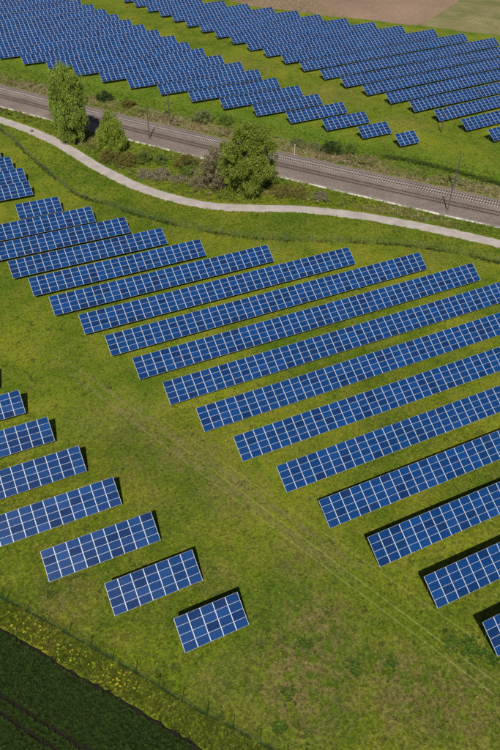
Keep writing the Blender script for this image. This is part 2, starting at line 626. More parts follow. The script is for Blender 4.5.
# ground: one sheet
S = 3000
me = np_mesh("ground", [(-S, -S, 0), (S, -S, 0), (S, S, 0), (-S, S, 0)], [(0, 1, 2, 3)], M['ground'])
tag(link("ground", me), "mown yellow-green meadow under the solar panels", kind="structure")
# dark crop field, with a ragged edge
edge = catmull(fill([(-60.0, 116.0)] + [(-20.0, 62.5)] + CROP + [(30.0, -4.6)]), 0.35)
edge = edge + rng.normal(0, 0.06, edge.shape)
tag(link("crop_field", poly_sheet("crop_field", [tuple(p) for p in edge] + [(30, -80), (-150, -80), (-150, 116)], 0.012, M['crop_soil'])),
    "dark green crop field beyond the meadow strip", kind="structure")
me = ribbon(edge[::2], [(-0.30, 0.020), (-0.15, 0.06), (0.0, 0.08), (0.14, 0.05), (0.24, 0.004)], M['soil'], "field_edge_furrow", wob=0.17)
tag(link("field_edge_furrow", me), "dark bare soil furrow along the crop edge", kind="structure")
for pts in ([(-40.0, 78.0), (-12.7, 42.9), (-10.9, 40.6), (-9.1, 38.3), (-7.4, 35.9), (-5.8, 33.8), (-3.8, 31.3), (10.0, 13.3)],
            [(-40.0, 76.0), (-13.0, 41.0), (-11.2, 38.6), (-9.5, 36.3), (-7.8, 34.1), (-7.0, 32.9), (-5.9, 31.3), (8.0, 13.0)]):
    q = catmull(fill(pts), 0.5)
    tag(link("tramline", ribbon(q, [(-0.26, 0.016), (-0.1, 0.024), (0.1, 0.024), (0.26, 0.016)], M['soil'], "tramline", wob=0.05)), "dark wheel rut through the crop", kind="structure")
# far fields
PL = [(118, 366), (138.5, 315.7), (144.6, 300.5), (157.5, 287.1), (168.2, 273.0), (175.0, 267.6), (181.3, 261.6), (189.6, 251.4), (194.1, 246.3),
      (204.7, 251.2), (221.8, 262.4), (239.4, 274.4), (420, 392), (420, 700), (118, 700)]
tag(link("ploughed_field", poly_sheet("ploughed_field", PL, 0.008, M['plough'])), "brown ploughed field beyond the panels", kind="structure")
KH = [(195.5, 246.2), (206.5, 233.0), (217.5, 220.5), (300, 132), (800, 132), (800, 640), (420, 391.8), (239.4, 274.2), (221.8, 262.2), (204.7, 251.0)]
tag(link("dry_field", poly_sheet("dry_field", KH, 0.014, M['khaki'])), "olive and tan stubble field", kind="structure")
# footpath
pathQ = catmull(PATH, 0.8)
me = ribbon(pathQ, [(-1.72, 0.0), (-1.60, 0.045), (0.0, 0.07), (1.60, 0.045), (1.72, 0.0)], M['path'], "footpath", wob=0.12)
tag(link("footpath", me), "pale curving farm path", kind="structure")


# railway
def rail_y(x):
    return 263.2 - 1.494 * x + 0.00113 * x * x


RX = np.linspace(-30, 190, 260)
railQ = np.stack([RX, rail_y(RX)], 1)
railT = tangents(railQ)
seg = np.r_[0, np.cumsum(np.linalg.norm(np.diff(railQ, axis=0), axis=1))]


def rail_at(s):
    return np.array([np.interp(s, seg, railQ[:, 0]), np.interp(s, seg, railQ[:, 1])]), np.array([np.interp(s, seg, railT[:, 0]), np.interp(s, seg, railT[:, 1])])


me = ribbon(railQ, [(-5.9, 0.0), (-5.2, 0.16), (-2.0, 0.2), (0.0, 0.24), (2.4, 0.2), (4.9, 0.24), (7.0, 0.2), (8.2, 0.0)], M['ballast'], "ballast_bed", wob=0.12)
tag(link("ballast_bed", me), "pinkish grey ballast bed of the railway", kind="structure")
rail_prof = [(-0.07, 0.30), (-0.035, 0.46), (0.035, 0.46), (0.07, 0.30)]
sl_mesh = {}
for key, mt in (('pale', M['sleeper_pale']), ('dark', M['sleeper_dark'])):
    k = MB()
    k.hexa([(-1.3, -0.14, -0.1), (1.3, -0.14, -0.1), (1.3, 0.14, -0.1), (-1.3, 0.14, -0.1),
            (-1.28, -0.11, 0.1), (1.28, -0.11, 0.1), (1.28, 0.11, 0.1), (-1.28, 0.11, 0.1)])
    sl_mesh[key] = k.mesh("sleeper", mt)
s_at_x = lambda x: float(np.interp(x, RX, seg))
S0, S1 = s_at_x(16), s_at_x(124)
for off, key, lab in ((0.0, 'dark', "railway track nearer the footpath, with dull brown sleepers"), (4.9, 'pale', "railway track nearer the far panels, with pale concrete sleepers")):
    p0, t0 = rail_at(S0)
    root = empty("railway_track", (float(p0[0]), float(p0[1]), 0))
    tag(root, lab, "railway track", "railway tracks")
    for g in (-0.76, 0.76):
        me = ribbon(railQ - p0, [(off + g + a, z) for a, z in rail_prof], M['rail'], "rail")
        link("rail", me, root)
    rest = MB()
    s = 2.0
    while s < seg[-1] - 2:
        p, t = rail_at(s)
        nn = np.array([-t[1], t[0]])
        c_ = p + nn * off - p0
        if S0 <= s <= S1:
            link("sleeper", sl_mesh[key], root, (float(c_[0]), float(c_[1]), 0.24), (0, 0, math.atan2(nn[1], nn[0]) + random.uniform(-0.012, 0.012)))
        else:
            rest.bar((c_[0] - nn[0] * 1.3, c_[1] - nn[1] * 1.3, 0.24), (c_[0] + nn[0] * 1.3, c_[1] + nn[1] * 1.3, 0.24), 0.26, 0.2)
        s += 0.66
    tag(rest.build("sleeper_run", M['sleeper_' + key], root), kind="stuff")
me = ribbon(railQ, [(-6.52, 0.0), (-6.48, 0.16), (-6.02, 0.16), (-5.98, 0.0)], M['trough'], "trough", wob=0.03)
tr_o = empty("cable_trough", (0, 0, 0))
tag(tr_o, "pale concrete cable trough edging the near side of the ballast", "cable trough")
o = link("trough", me, tr_o)


# ------------------------------------------------------------------ view test for scatter
def project(P):
    P = np.asarray(P, float)
    R = np.array(CAM_R)
    d = (P - np.array([0, 0, CAM_H])) @ R
    z = np.where(d[:, 2] < -1, -d[:, 2], 1e9)
    return np.stack([250 + F_PX * d[:, 0] / z, 375 - F_PX * d[:, 1] / z], 1)


def in_view(x, y, mg=45):
    q = project(np.stack([x, y, np.zeros_like(x)], 1))
    return (q[:, 0] > -mg) & (q[:, 0] < 500 + mg) & (q[:, 1] > -mg) & (q[:, 1] < 750 + mg)


# ------------------------------------------------------------------ solar tables
W, MH, TILT, H0 = 1.66, 1.015, math.radians(30.52), 0.90
CT, ST = math.cos(TILT), math.sin(TILT)


def module_template():
    hx, hy, t = 1.645 / 2, 1.003 / 2, 0.042
    lx, ly = 0.034, 0.013
    zg = t / 2 - 0.004
    V = []
    for z in (-t / 2, t / 2):
        V += [(-hx, -hy, z), (hx, -hy, z), (hx, hy, z), (-hx, hy, z)]
    ix, iy = hx - lx, hy - ly
    V += [(-ix, -iy, t / 2), (ix, -iy, t / 2), (ix, iy, t / 2), (-ix, iy, t / 2)]
    V += [(-ix, -iy, zg), (ix, -iy, zg), (ix, iy, zg), (-ix, iy, zg)]
    F = [(0, 3, 2, 1), (0, 1, 5, 4), (1, 2, 6, 5), (2, 3, 7, 6), (3, 0, 4, 7)]
    for i in range(4):
        j = (i + 1) % 4
        F.append((4 + i, 4 + j, 8 + j, 8 + i))
    for i in range(4):
        j = (i + 1) % 4
        F.append((8 + i, 8 + j, 12 + j, 12 + i))
    F.append((12, 13, 14, 15))
    mi = [0] * 13 + [1]
    uv = [(0.5, 0.5)] * (13 * 4) + [(0, 0), (1, 0), (1, 1), (0, 1)]
    return np.array(V), np.array(F), np.array(mi), np.array(uv, float)


MV, MF, MI, MUV = module_template()
MODULE = np_mesh("solar_module", MV, MF, [M['frame'], M['cells']], MI, uv=MUV)


def post_mesh(h):
    k = MB()
    # C-section post: web and two flanges
    k.box((0, 0, h / 2 - 0.15), (0.012, 0.12, h + 0.3))
    k.box((0.03, 0.054, h / 2 - 0.15), (0.048, 0.012, h + 0.3))
    k.box((0.03, -0.054, h / 2 - 0.15), (0.048, 0.012, h + 0.3))
    return k.mesh("post", M['steel'])


SLOPE = 4 * MH
FA, FB = 0.20 * SLOPE, 0.78 * SLOPE
zA, zB = H0 + FA * ST - 0.16, H0 + FB * ST - 0.16
POST_A, POST_B = post_mesh(zA), post_mesh(zB)
k = MB()
k.bar((0, 0.05 * SLOPE * CT, H0 + 0.05 * SLOPE * ST - 0.12), (0, 0.95 * SLOPE * CT, H0 + 0.95 * SLOPE * ST - 0.12), 0.06, 0.09)
RAFTER = k.mesh("rafter", M['steel'])
PURLIN_T = (0.125, 0.375, 0.625, 0.875)


def purlin_quads(k, n):
    for t in PURLIN_T:
        y, z = t * SLOPE * CT, H0 + t * SLOPE * ST - 0.052
        k.bar((0.03, y, z), (n * W - 0.03, y, z), 0.05, 0.05)


def post_xs(n):
    m = max(2, int(round(n * W / 3.6)))
    return [0.55 + (n * W - 1.1) * i / (m - 1) for i in range(m)]


def near_table(x, y, n, label, group, rot=0.0):
    root = empty("solar_table", (x, y, 0), rot)
    tag(root, label, "solar table", group)
    warp_a, warp_p = random.uniform(0.0, 0.03), random.uniform(0, 6.28)
    for cix in range(n):
        dz = warp_a * math.sin(cix * 0.35 + warp_p)
        for r in range(4):
            t = (r + 0.5) * MH
            link("solar_module", MODULE, root, (W * (cix + 0.5), t * CT, H0 + t * ST + dz + random.uniform(-0.003, 0.003)),
                 (TILT + random.uniform(-0.006, 0.006), random.uniform(-0.005, 0.005), random.uniform(-0.002, 0.002)))
    for t in PURLIN_T:
        kk = MB()
        yy, zz = t * SLOPE * CT, H0 + t * SLOPE * ST - 0.085
        kk.bar((0.03, yy, zz), (n * W - 0.03, yy, zz), 0.05, 0.05)
        kk.build("purlin", M['steel'], root)
    for xx in post_xs(n):
        link("rafter", RAFTER, root, (xx, 0, -0.06))
        link("post", POST_A, root, (xx + 0.04, FA * CT, 0))
        link("post", POST_B, root, (xx + 0.04, FB * CT, 0))
    return root


def far_table(x, y, n, label, group, rot):
    root = empty("solar_table", (x, y, 0), rot)
    tag(root, label, "solar table", group)
    nm = n * 4
    cix = np.repeat(np.arange(n), 4)
    r = np.tile(np.arange(4), n)
    a = TILT + rng.uniform(-0.006, 0.006, nm)
    b_ = rng.uniform(-0.006, 0.006, nm)
    wa, wp = rng.uniform(0.02, 0.09), rng.uniform(0, 6.28)
    dz = wa * np.sin(cix * 0.22 + wp)
    P = np.repeat(MV[None], nm, 0)
    z2 = P[:, :, 2] + P[:, :, 0] * b_[:, None]
    yy = P[:, :, 1] * np.cos(a)[:, None] - z2 * np.sin(a)[:, None]
    zz = P[:, :, 1] * np.sin(a)[:, None] + z2 * np.cos(a)[:, None]
    t = (r + 0.5) * MH
    V = np.stack([P[:, :, 0] + (W * (cix + 0.5))[:, None], yy + (t * CT)[:, None], zz + (H0 + t * ST + dz)[:, None]], 2).reshape(-1, 3)
    F = (MF[None] + (np.arange(nm) * len(MV))[:, None, None]).reshape(-1, 4)
    me = np_mesh("module_array", V, F, [M['frame'], M['cells']], np.tile(MI, nm), uv=np.tile(MUV, (nm, 1)))
    tag(link("module_array", me, root), kind="stuff")
    kk = MB()
    for tt in PURLIN_T:
        y1, z1 = tt * SLOPE * CT, H0 + tt * SLOPE * ST - 0.16
        kk.bar((0.03, y1, z1), (n * W - 0.03, y1, z1), 0.05, 0.05)
    for xx in post_xs(n):
        kk.bar((xx, 0.2, H0 - 0.1), (xx, 0.95 * SLOPE * CT, H0 + 0.95 * SLOPE * ST - 0.2), 0.06, 0.08)
        kk.bar((xx + 0.08, FA * CT, -0.2), (xx + 0.08, FA * CT, zA), 0.08)
        kk.bar((xx + 0.08, FB * CT, -0.2), (xx + 0.08, FB * CT, zB), 0.08)
    tag(kk.build("support_frame", M['steel'], root), kind="stuff")
    return root


ORD = ["first", "second", "third", "fourth", "fifth", "sixth", "seventh", "eighth", "ninth", "tenth", "eleventh", "twelfth", "thirteenth", "fourteenth",
       "fifteenth", "sixteenth", "seventeenth", "eighteenth", "nineteenth", "twentieth", "twenty-first", "twenty-second", "twenty-third", "twenty-fourth",
       "twenty-fifth", "twenty-sixth", "twenty-seventh"]


def cols_to(x, y, px_lim, rot=0.0, nmax=70):
    """number of module columns until the top edge leaves the picture on the right"""
    for n in range(1, nmax):
        xx = x + math.cos(rot) * n * W
        yy = y + math.sin(rot) * n * W
        if project([(xx, yy, 1.0)])[0][0] > px_lim:
            return n
    return nmax


def left_x(xr, y, px_lim):
    n = 1
    while n < 60 and project([(xr - n * W, y, 1.0)])[0][0] > px_lim:
        n += 1
    return n


ROW = 7.935
Y0 = 36.03
G_L, G_M = "short solar tables at the left edge of the meadow", "long solar tables in the middle of the meadow"
# left block: right end x, columns
LEFT = [(9.64 + 5 * W, 5, "small lowest solar table, five modules wide, alone above the fence"),
        (3.52 + 7 * W, 7, "solar table seven modules wide, second up from the lower left fence"),
        (-2.65 + 9 * W, 9, "solar table nine modules wide, third up from the lower left fence"),
        (9.37, 11, "solar table just above the nine-wide one, its left corner out of view"),
        (6.46, 13, "left-edge solar table with about eight module columns in view"),
        (3.62, 15, "left-edge solar table with about five module columns in view"),
        (0.79, 17, "left-edge solar table with only about two module columns in view"),
        (-2.05, 19, "solar table beyond the left edge, only its shadow in view")]
for i, (xr, n, lab) in enumerate(LEFT):
    near_table(xr - n * W, Y0 + ROW * i, n, lab, G_L)
# middle block: left end x (None = beyond the frame), right end x (None = beyond the frame)
MID = [(-2, 42.66, None), (-1, 40.01, None), (0, 36.76, None), (1, 33.88, None), (2, 31.37, None), (3, 28.09, None), (4, 25.20, None), (5, 22.48, None),
       (6, 19.86, 92.4), (7, 17.31, 86.1), (8, 14.66, 73.3), (9, 10.98, 57.75), (10, 8.72, 45.25), (11, 6.19, 39.4), (12, None, 33.5), (13, None, 27.8), (14, 12.14, 22.2)]
MLAB = {0: "corner of a solar table cut by the right edge, lowest of the long block"}
for j, (i, xl, xr) in enumerate(MID):
    y = Y0 + ROW * i
    if xr is None:
        n = cols_to(xl, y, 535)
    elif xl is None:
        n = left_x(xr, y, -35)
        xl = xr - n * W
    else:
        n = int(round((xr - xl) / W))
    if j == 0:
        lab = MLAB[0]
    elif j < 8:
        lab = "%s long solar table up from the lower right corner, running out of the right edge" % ORD[j]
    elif j < 14:
        lab = "long solar table with both ends in view, %s of six counted from below" % ORD[j - 8]
    elif j == 14:
        lab = "long solar table cut by the left edge, below the one ending beside it"
        lab = "lower of the two long solar tables running out of the left edge"
    elif j == 15:
        lab = "upper of the two long solar tables running out of the left edge"
    else:
        lab = "short solar table six modules wide, topmost of the middle block"
    near_table(xl, y, n, lab, G_M)
# small cluster at the upper left edge
for j, (y, xr) in enumerate([(158.0, 17.5), (165.9, 17.6), (173.85, 16.0), (181.8, 14.2)]):
    n = left_x(xr, y, -35)
    near_table(xr - n * W, y, n, "%s solar table from below in the stepped group at the upper left edge" % ORD[j], "stepped group of solar tables at the upper left edge")

# far fields beyond the railway
F1L = [(116.3, 145.65), (109.6, 154.45), (103.0, 163.4), (96.0, 172.5), (89.2, 181.5), (82.3, 190.6), (75.6, 200.0), (68.8, 209.7), (61.7, 219.2), (55.0, 228.5), (48.6, 238.0), (41.6, 247.4), (34.9, 257.0), (28.4, 266.7)]
F1R = [123.5, 120.2, 118.3, 115.4, 112.8, 110.2, 107.6, 105.0, 102.6, 100.1, 97.4, 94.8, 92.2, 89.6, 87.0, 84.4, 82.0, 79.6, 76.8, 73.8, 71.0, 68.2, 65.4]
ROT1 = math.radians(1.6)
for j, xr in enumerate(F1R):
    if j < len(F1L):
        xl, yl = F1L[j]
        n = max(4, int(round((xr - xl) / W)))
    else:
        yr = 267.9 + 9.42 * (j - 13)
        n = 1
        while n < 50 and project([(xr - n * W, yr - n * W * math.sin(ROT1), 1.0)])[0][0] > -25:
            n += 1
        xl, yl = xr - n * W, yr - n * W * math.sin(ROT1)
    far_table(xl, yl, n, "%s row of the solar field just beyond the railway, counted from its small tip" % ORD[j], "solar tables just beyond the railway", ROT1)
F2L = [(142.8, 137.8), (140.5, 146.95), (137.7, 156.1), (135.1, 165.1), (132.4, 174.1), (129.6, 183.2), (126.9, 192.4), (124.5, 201.9), (122.1, 211.9), (119.8, 221.6), (117.3, 231.2), (114.8, 240.6),
       (112.4, 250.1), (110.0, 259.6), (107.4, 269.0), (104.9, 278.2), (102.6, 287.5), (100.2, 297.1), (97.7, 306.3), (95.3, 316.0), (93.1, 325.6), (90.6, 335.2)]
F2R = [None] * 7 + [206.4, 199.0, 191.0, 182.5, 174.4, 167.3, 160.3, 153.1, 146.0, 138.6, 131.8, 124.8, 117.8, 110.8, 104.0]
ROT2 = math.radians(4.4)
for j, ((xl, yl), xr) in enumerate(zip(F2L, F2R)):
    n = cols_to(xl, yl, 525, ROT2) if xr is None else int(round((xr - xl) / math.cos(ROT2) / W))
    far_table(xl, yl, n, "%s row of the farthest solar field, counted from the right edge" % ORD[j], "solar tables in the farthest field", ROT2)

# ------------------------------------------------------------------ fences
def mesh_panel(length, h, mat, r=0.004, nv=None, nh=9):
    k = MB()
    nv = nv or int(length / 0.2)
    for i in range(nv + 1):
        x = length * i / nv
        k.bar((x, 0, 0.03), (x, 0, h), r * 2)
    for j in range(nh):
        z = 0.05 + (h - 0.08) * j / (nh - 1)
        k.bar((0, 0, z), (length, 0, z), r * 3)
    return k.mesh("mesh_panel", mat)


def fence(line, bay, h, mat, label, r, post_w, nv):
    Q = catmull(line, 0.3)
    sg = np.r_[0, np.cumsum(np.linalg.norm(np.diff(Q, axis=0), axis=1))]
    nb = int(sg[-1] / bay)
    at = lambda s: np.array([np.interp(s, sg, Q[:, 0]), np.interp(s, sg, Q[:, 1])])
    p0 = at(0)
    root = empty("mesh_fence", (float(p0[0]), float(p0[1]), 0))
    tag(root, label, "fence")
    k = MB()
    k.box((0, 0, h / 2 + 0.05), (post_w, post_w, h + 0.1))
    k.box((0, 0, h + 0.115), (post_w + 0.02, post_w + 0.02, 0.03))
    pm = k.mesh("post", mat)
    panel = mesh_panel(bay, h, mat, r, nv)
    prev = p0
    for i in range(nb + 1):
        p = at(i * bay)
        if i:
            d = p - prev
            o = link("mesh_panel", panel, root, (float(prev[0] - p0[0]), float(prev[1] - p0[1]), 0), (0, 0, math.atan2(d[1], d[0])))
            o.scale = (float(np.linalg.norm(d)) / bay, 1, 1)
        link("post", pm, root, (float(p[0] - p0[0]), float(p[1] - p0[1]), 0), (0, 0, 0.3))
        prev = p


fence(FENCE_NEAR, 3.25, 1.75, M['fence_green'], "dark green wire mesh fence between the meadow and the crop field", 0.0028, 0.06, 16)
fence(FENCE_FAR, 2.9, 1.8, M['fence_grey'], "thin wire mesh fence following the curve of the footpath", 0.003, 0.07, 14)


# ------------------------------------------------------------------ railway masts, posts, pole
def mast(x, y, h, label, toward, h_arm=6.6, arm=2.6):
    root = empty("catenary_mast", (x, y, 0), math.atan2(toward[1], toward[0]))
    tag(root, label, "railway mast", "railway masts")
    k = MB()
    k.box((0, 0, 0.25), (0.7, 0.7, 0.5))
    k.build("footing", M['sleeper_dark'], root)
    k = MB()
    for sx in (-1, 1):          # two channels tied by battens
        k.bar((0, sx * 0.085, 0.4), (0, sx * 0.06, h), 0.05, 0.13)
    for i in range(9):
        z = 0.9 + i * (h - 1.4) / 8
        k.box((0, 0, z), (0.03, 0.15, 0.08))
    k.build("pole", M['mast'], root)
    k = MB()
    k.tube((0.1, 0, h_arm), (arm, 0, h_arm + 0.3), 0.03)
    k.tube((0.1, 0, h_arm + 1.1), (arm, 0, h_arm + 0.3), 0.025)
    k.tube((arm - 0.7, 0, h_arm + 0.2), (arm + 0.2, 0, h_arm - 0.6), 0.02)
    k.build("bracket_arm", M['mast'], root)
    k = MB()
    for zz in (h_arm, h_arm + 1.1):
        for q in range(4):
            k.tube((0.15 + q * 0.09, 0, zz), (0.19 + q * 0.09, 0, zz), 0.07, 0.05)
    k.build("insulator", M['pole'], root)


nt_ = np.array([0.80, 0.60])
mast(54.6, 180.0, 9.2, "dark railway mast on the near side of the tracks beside the willows", nt_)
mast(63.4, 187.2, 9.2, "dark railway mast on the far side of the tracks behind the willows", -nt_)
mast(105.8, 111.1, 9.0, "dark railway mast at the right, standing in the near ballast edge", nt_)
mast(114.6, 120.0, 9.0, "dark railway mast at the right, on the far side of both tracks", -nt_)

root = empty("marker_post", (87.4, 154.3, 0))
tag(root, "slim white marker post on the far side of the railway", "post")
k = MB(); k.tube((0, 0, -0.1), (0, 0, 2.8), 0.07, 0.06); k.build("shaft", M['white'], root)
k = MB(); k.box((0, 0, 2.90), (0.22, 0.05, 0.20)); k.build("plate", M['white'], root)
root = empty("utility_pole", (134.0, 150.5, 0))
tag(root, "thin dark pole standing in the lane before the farthest panels", "pole")
k = MB(); k.tube((0, 0, -0.2), (0, 0, 9.0), 0.14, 0.09); k.build("shaft", M['pole'], root)
k = MB(); k.bar((-0.8, 0, 8.6), (0.8, 0, 8.6), 0.10); k.build("crossarm", M['pole'], root)
k = MB()
for xx in (-0.7, 0.7):
    k.tube((xx, 0, 8.65), (xx, 0, 8.9), 0.05, 0.04)
k.build("insulator", M['mast'], root)


# ------------------------------------------------------------------ trees and shrubs
def leaf_mesh(name, C, D, Ln, Wd, mat):
    n = len(C)
    D = D / np.linalg.norm(D, axis=1)[:, None]
    R = rng.normal(size=(n, 3))
    S_ = np.cross(D, R)
    S_ /= np.linalg.norm(S_, axis=1)[:, None]
    Nn = np.cross(S_, D)
    h = Ln[:, None] / 2
    w = Wd[:, None] / 2
    V = np.stack([C - D * h, C + S_ * w + Nn * w * 0.3, C + D * h, C - S_ * w + Nn * w * 0.3], 1).reshape(-1, 3)
    F = np.arange(n * 4).reshape(n, 4)
    return np_mesh(name, V, F, mat)


def crown_points(h, rad, z0, prof, nclump, nleaf, cr, cz, hollow=0.35, lean=(0, 0), irr=1.0):
    C = []
    ts, rs = zip(*prof)
    cl = []
    while len(cl) < nclump:
        t = rng.uniform(0, 1)
        rr = np.interp(t, ts, rs)
        if rng.uniform() > rr + 0.05:
            continue
        a = rng.uniform(0, 2 * math.pi)
        q = math.sqrt(rng.uniform(hollow ** 2, 1.0)) * rr * rad
        q *= 1.0 + irr * (0.13 * math.sin(3 * a + 5 * t) + 0.08 * math.sin(7 * a - 9 * t) + 0.05 * math.sin(11 * t + 2 * a))
        cl.append((q * math.cos(a) + lean[0] * t, q * math.sin(a) + lean[1] * t, z0 + t * (h - z0)))
    cl = np.array(cl)
    size = rng.uniform(0.45, 1.6, nclump)
    idx = rng.integers(0, nclump, nclump * nleaf)
    off = rng.normal(size=(len(idx), 3))
    off /= np.linalg.norm(off, axis=1)[:, None]
    off *= (rng.uniform(0.25, 1.0, len(idx)) ** 0.6)[:, None]
    off *= size[idx][:, None] * np.array([cr, cr, cz])
    P = cl[idx] + off
    P[:, 2] = np.maximum(P[:, 2], 0.12)
    return cl, P, off


def trunk(h, r, limbs, cl, mat, lean=(0, 0)):
    k = MB()
    segs = 7
    pts = [Vector((0.18 * math.sin(i * 1.3) + lean[0] * i / segs * 0.7, 0.18 * math.cos(i * 1.7) - 0.18 + lean[1] * i / segs * 0.7, h * 0.8 * i / segs - (0.2 if i == 0 else 0))) for i in range(segs + 1)]
    for i in range(segs):
        k.tube(pts[i], pts[i + 1], r * (1 - i / (segs + 0.6)) * (1.35 if i == 0 else 1), r * (1 - (i + 1) / (segs + 0.6)), 9)
    pick = rng.choice(len(cl), min(limbs, len(cl)), replace=False)
    for p in pick:
        e = Vector(cl[p])
        i = min(segs - 1, max(1, int(e.z / (h * 0.8) * segs * 0.65)))
        s = pts[i]
        md = s.lerp(e, 0.5) + Vector((0, 0, 0.35))
        rr = r * (1 - i / (segs + 0.6)) * 0.42
        k.tube(s, md, rr, rr * 0.65, 6)
        k.tube(md, e, rr * 0.65, rr * 0.2, 6)
    return k.mesh("trunk", mat, True)


def tree(name, loc, h, rad, z0, prof, mat, label, group, nclump, nleaf, cr, cz, leaf, droop, r_tr=0.35, limbs=30, lean=(0, 0), cat="tree", hollow=0.35, irr=1.0):
    root = empty(name, (loc[0], loc[1], 0), random.uniform(0, 0.4))
    tag(root, label, cat, group)
    cl, P, off = crown_points(h, rad, z0, prof, nclump, nleaf, cr, cz, hollow, lean, irr)
    D = rng.normal(size=P.shape)
    D /= np.linalg.norm(D, axis=1)[:, None]
    D = D * (1 - droop) + np.array([0, 0, -1.0]) * droop + off * 0.25
    n = len(P)
    Ln = leaf[0] * rng.uniform(0.6, 1.4, n)
    Wd = leaf[1] * rng.uniform(0.6, 1.4, n)
    link("crown" if cat == "tree" else "foliage", leaf_mesh("crown", P, D, Ln, Wd, mat), root)
    link("trunk" if cat == "tree" else "stem", trunk(h, r_tr, limbs, cl, M['bark'], lean), root)
    return root


OVAL = [(0, 0.45), (0.15, 0.8), (0.35, 0.98), (0.6, 1.0), (0.8, 0.85), (0.93, 0.6), (1, 0.3)]
BROAD = [(0, 0.55), (0.2, 0.95), (0.45, 1.0), (0.7, 0.82), (0.88, 0.52), (1, 0.15)]
CONE = [(0, 0.8), (0.25, 1.0), (0.5, 0.92), (0.75, 0.66), (0.92, 0.4), (1, 0.15)]
DOME = [(0, 0.9), (0.3, 1.0), (0.6, 0.85), (0.85, 0.5), (1, 0.15)]
GT = "trees between the footpath and the railway"
tree("willow_tree", (34.6, 186.6), 19.3, 4.9, 1.2, OVAL, M['willow'], "tall oval green willow with drooping twigs beside the railway", GT, 230, 210, 0.85, 1.9, (0.48, 0.17), 0.75, 0.4, 40, hollow=0.2)
tree("willow_tree", (42.6, 176.2), 10.4, 3.7, 0.5, CONE, M['willow_bright'], "smaller bright yellow-green willow standing right of the tall one", GT, 140, 190, 0.75, 1.2, (0.42, 0.17), 0.65, 0.22, 24, hollow=0.15)
tree("broadleaf_tree", (66.4, 140.0), 16.8, 6.4, 0.6, BROAD, M['big_tree'], "broad dense yellow-green tree on the inner bend of the footpath", GT, 210, 330, 1.15, 1.5, (0.40, 0.20), 0.5, 0.45, 50, irr=1.7, hollow=0.15)
tree("grey_shrub_tree", (60.6, 146.0), 9.5, 4.1, 0.4, DOME, M['grey_shrub'], "greyish pale flowering small tree leaning against the broad green tree", GT, 110, 110, 0.95, 0.9, (0.34, 0.16), 0.15, 0.2, 40, lean=(-0.2, 0.2), irr=1.8)

SH = [  # x, y, radius, height, material, label
    (40.0, 170.5, 2.6, 3.0, 'olive', "olive brown shrub below the small willow"),
    (44.6, 167.0, 3.2, 3.0, 'olive', "wide brownish shrub right of the small willow"),
    (48.4, 166.6, 2.6, 2.6, 'green_bush', "green shrub at the edge of the ballast beside the railway mast"),
    (52.6, 165.0, 2.0, 1.8, 'green_bush', "low green shrub between the mast and the pale brambles"),
    (57.6, 159.0, 3.2, 3.2, 'olive', "brownish shrub left of the greyish tree"),
    (56.6, 154.6, 2.2, 2.2, 'green_bush', "low fresh green shrub below the brownish one near the greyish tree"),
    (49.4, 156.4, 3.0, 1.7, 'pale', "whitish dry bramble heap beside the bend of the footpath"),
    (46.0, 158.4, 2.2, 1.4, 'pale', "small whitish bramble heap, leftmost by the footpath"),
    (53.0, 152.4, 2.2, 1.3, 'pale', "low whitish bramble heap nearest the footpath bend"),
    (56.6, 147.8, 2.6, 2.0, 'grey_shrub', "tan dry shrub at the foot of the greyish tree"),
    (73.6, 135.0, 3.0, 2.2, 'olive', "olive brown low shrub right of the broad tree"),
    (77.2, 132.6, 2.4, 1.7, 'olive', "small brownish shrub second right of the broad tree"),
    (81.4, 129.6, 1.8, 1.1, 'pale', "low pale shrub patch between footpath and trough"),
    (73.6, 186.2, 3.4, 3.2, 'pale_green', "round pale green bush on the far railway verge"),
    (79.0, 181.8, 2.6, 2.6, 'green_bush', "green bush right of the round pale one on the far verge"),
    (84.0, 172.5, 2.4, 2.2, 'green_bush', "green bush hidden partly behind the broad tree"),
    (51.5, 214.4, 2.6, 2.8, 'dark_bush', "dark bush on the far verge behind the tall willow"),
    (57.0, 206.5, 2.2, 2.0, 'olive', "brownish bush on the far verge behind the small willow"),
    (98.0, 152.0, 3.0, 2.6, 'dark_bush', "dark green bush on the far verge near the white post"),
    (102.2, 149.4, 2.2, 2.0, 'green_bush', "green bush right of the dark one near the white post"),
    (91.5, 159.5, 2.0, 2.0, 'pale_green', "small pale bush left of the dark one near the white post"),
    (95.0, 156.3, 1.6, 1.3, 'pale_green', "tiny pale bush between two bushes near the white post"),
]
for (x, y, r, h, mk, lab) in SH:
    tree("shrub", (x, y), h, r, 0.15, DOME, M[mk], lab, "shrubs along the railway", int(26 * r), 60, 0.55, 0.45, (0.30, 0.15), 0.1, 0.06, 14, cat="shrub", hollow=0.1)

# dark lump on the path
V = []
k = MB()
k.tube((0, 0, 0), (0, 0, 0.28), 0.34, 0.42, 9)
k.tube((0, 0, 0.28), (0.03, 0, 0.5), 0.42, 0.24, 9)
k.tube((0.03, 0, 0.5), (0.03, 0, 0.56), 0.24, 0.01, 9)
o = k.build("dark_stone", M['mast'], None, True, (25.5, 198.8, 0.05))
tag(o, "small dark lump lying on the pale footpath", "stone")


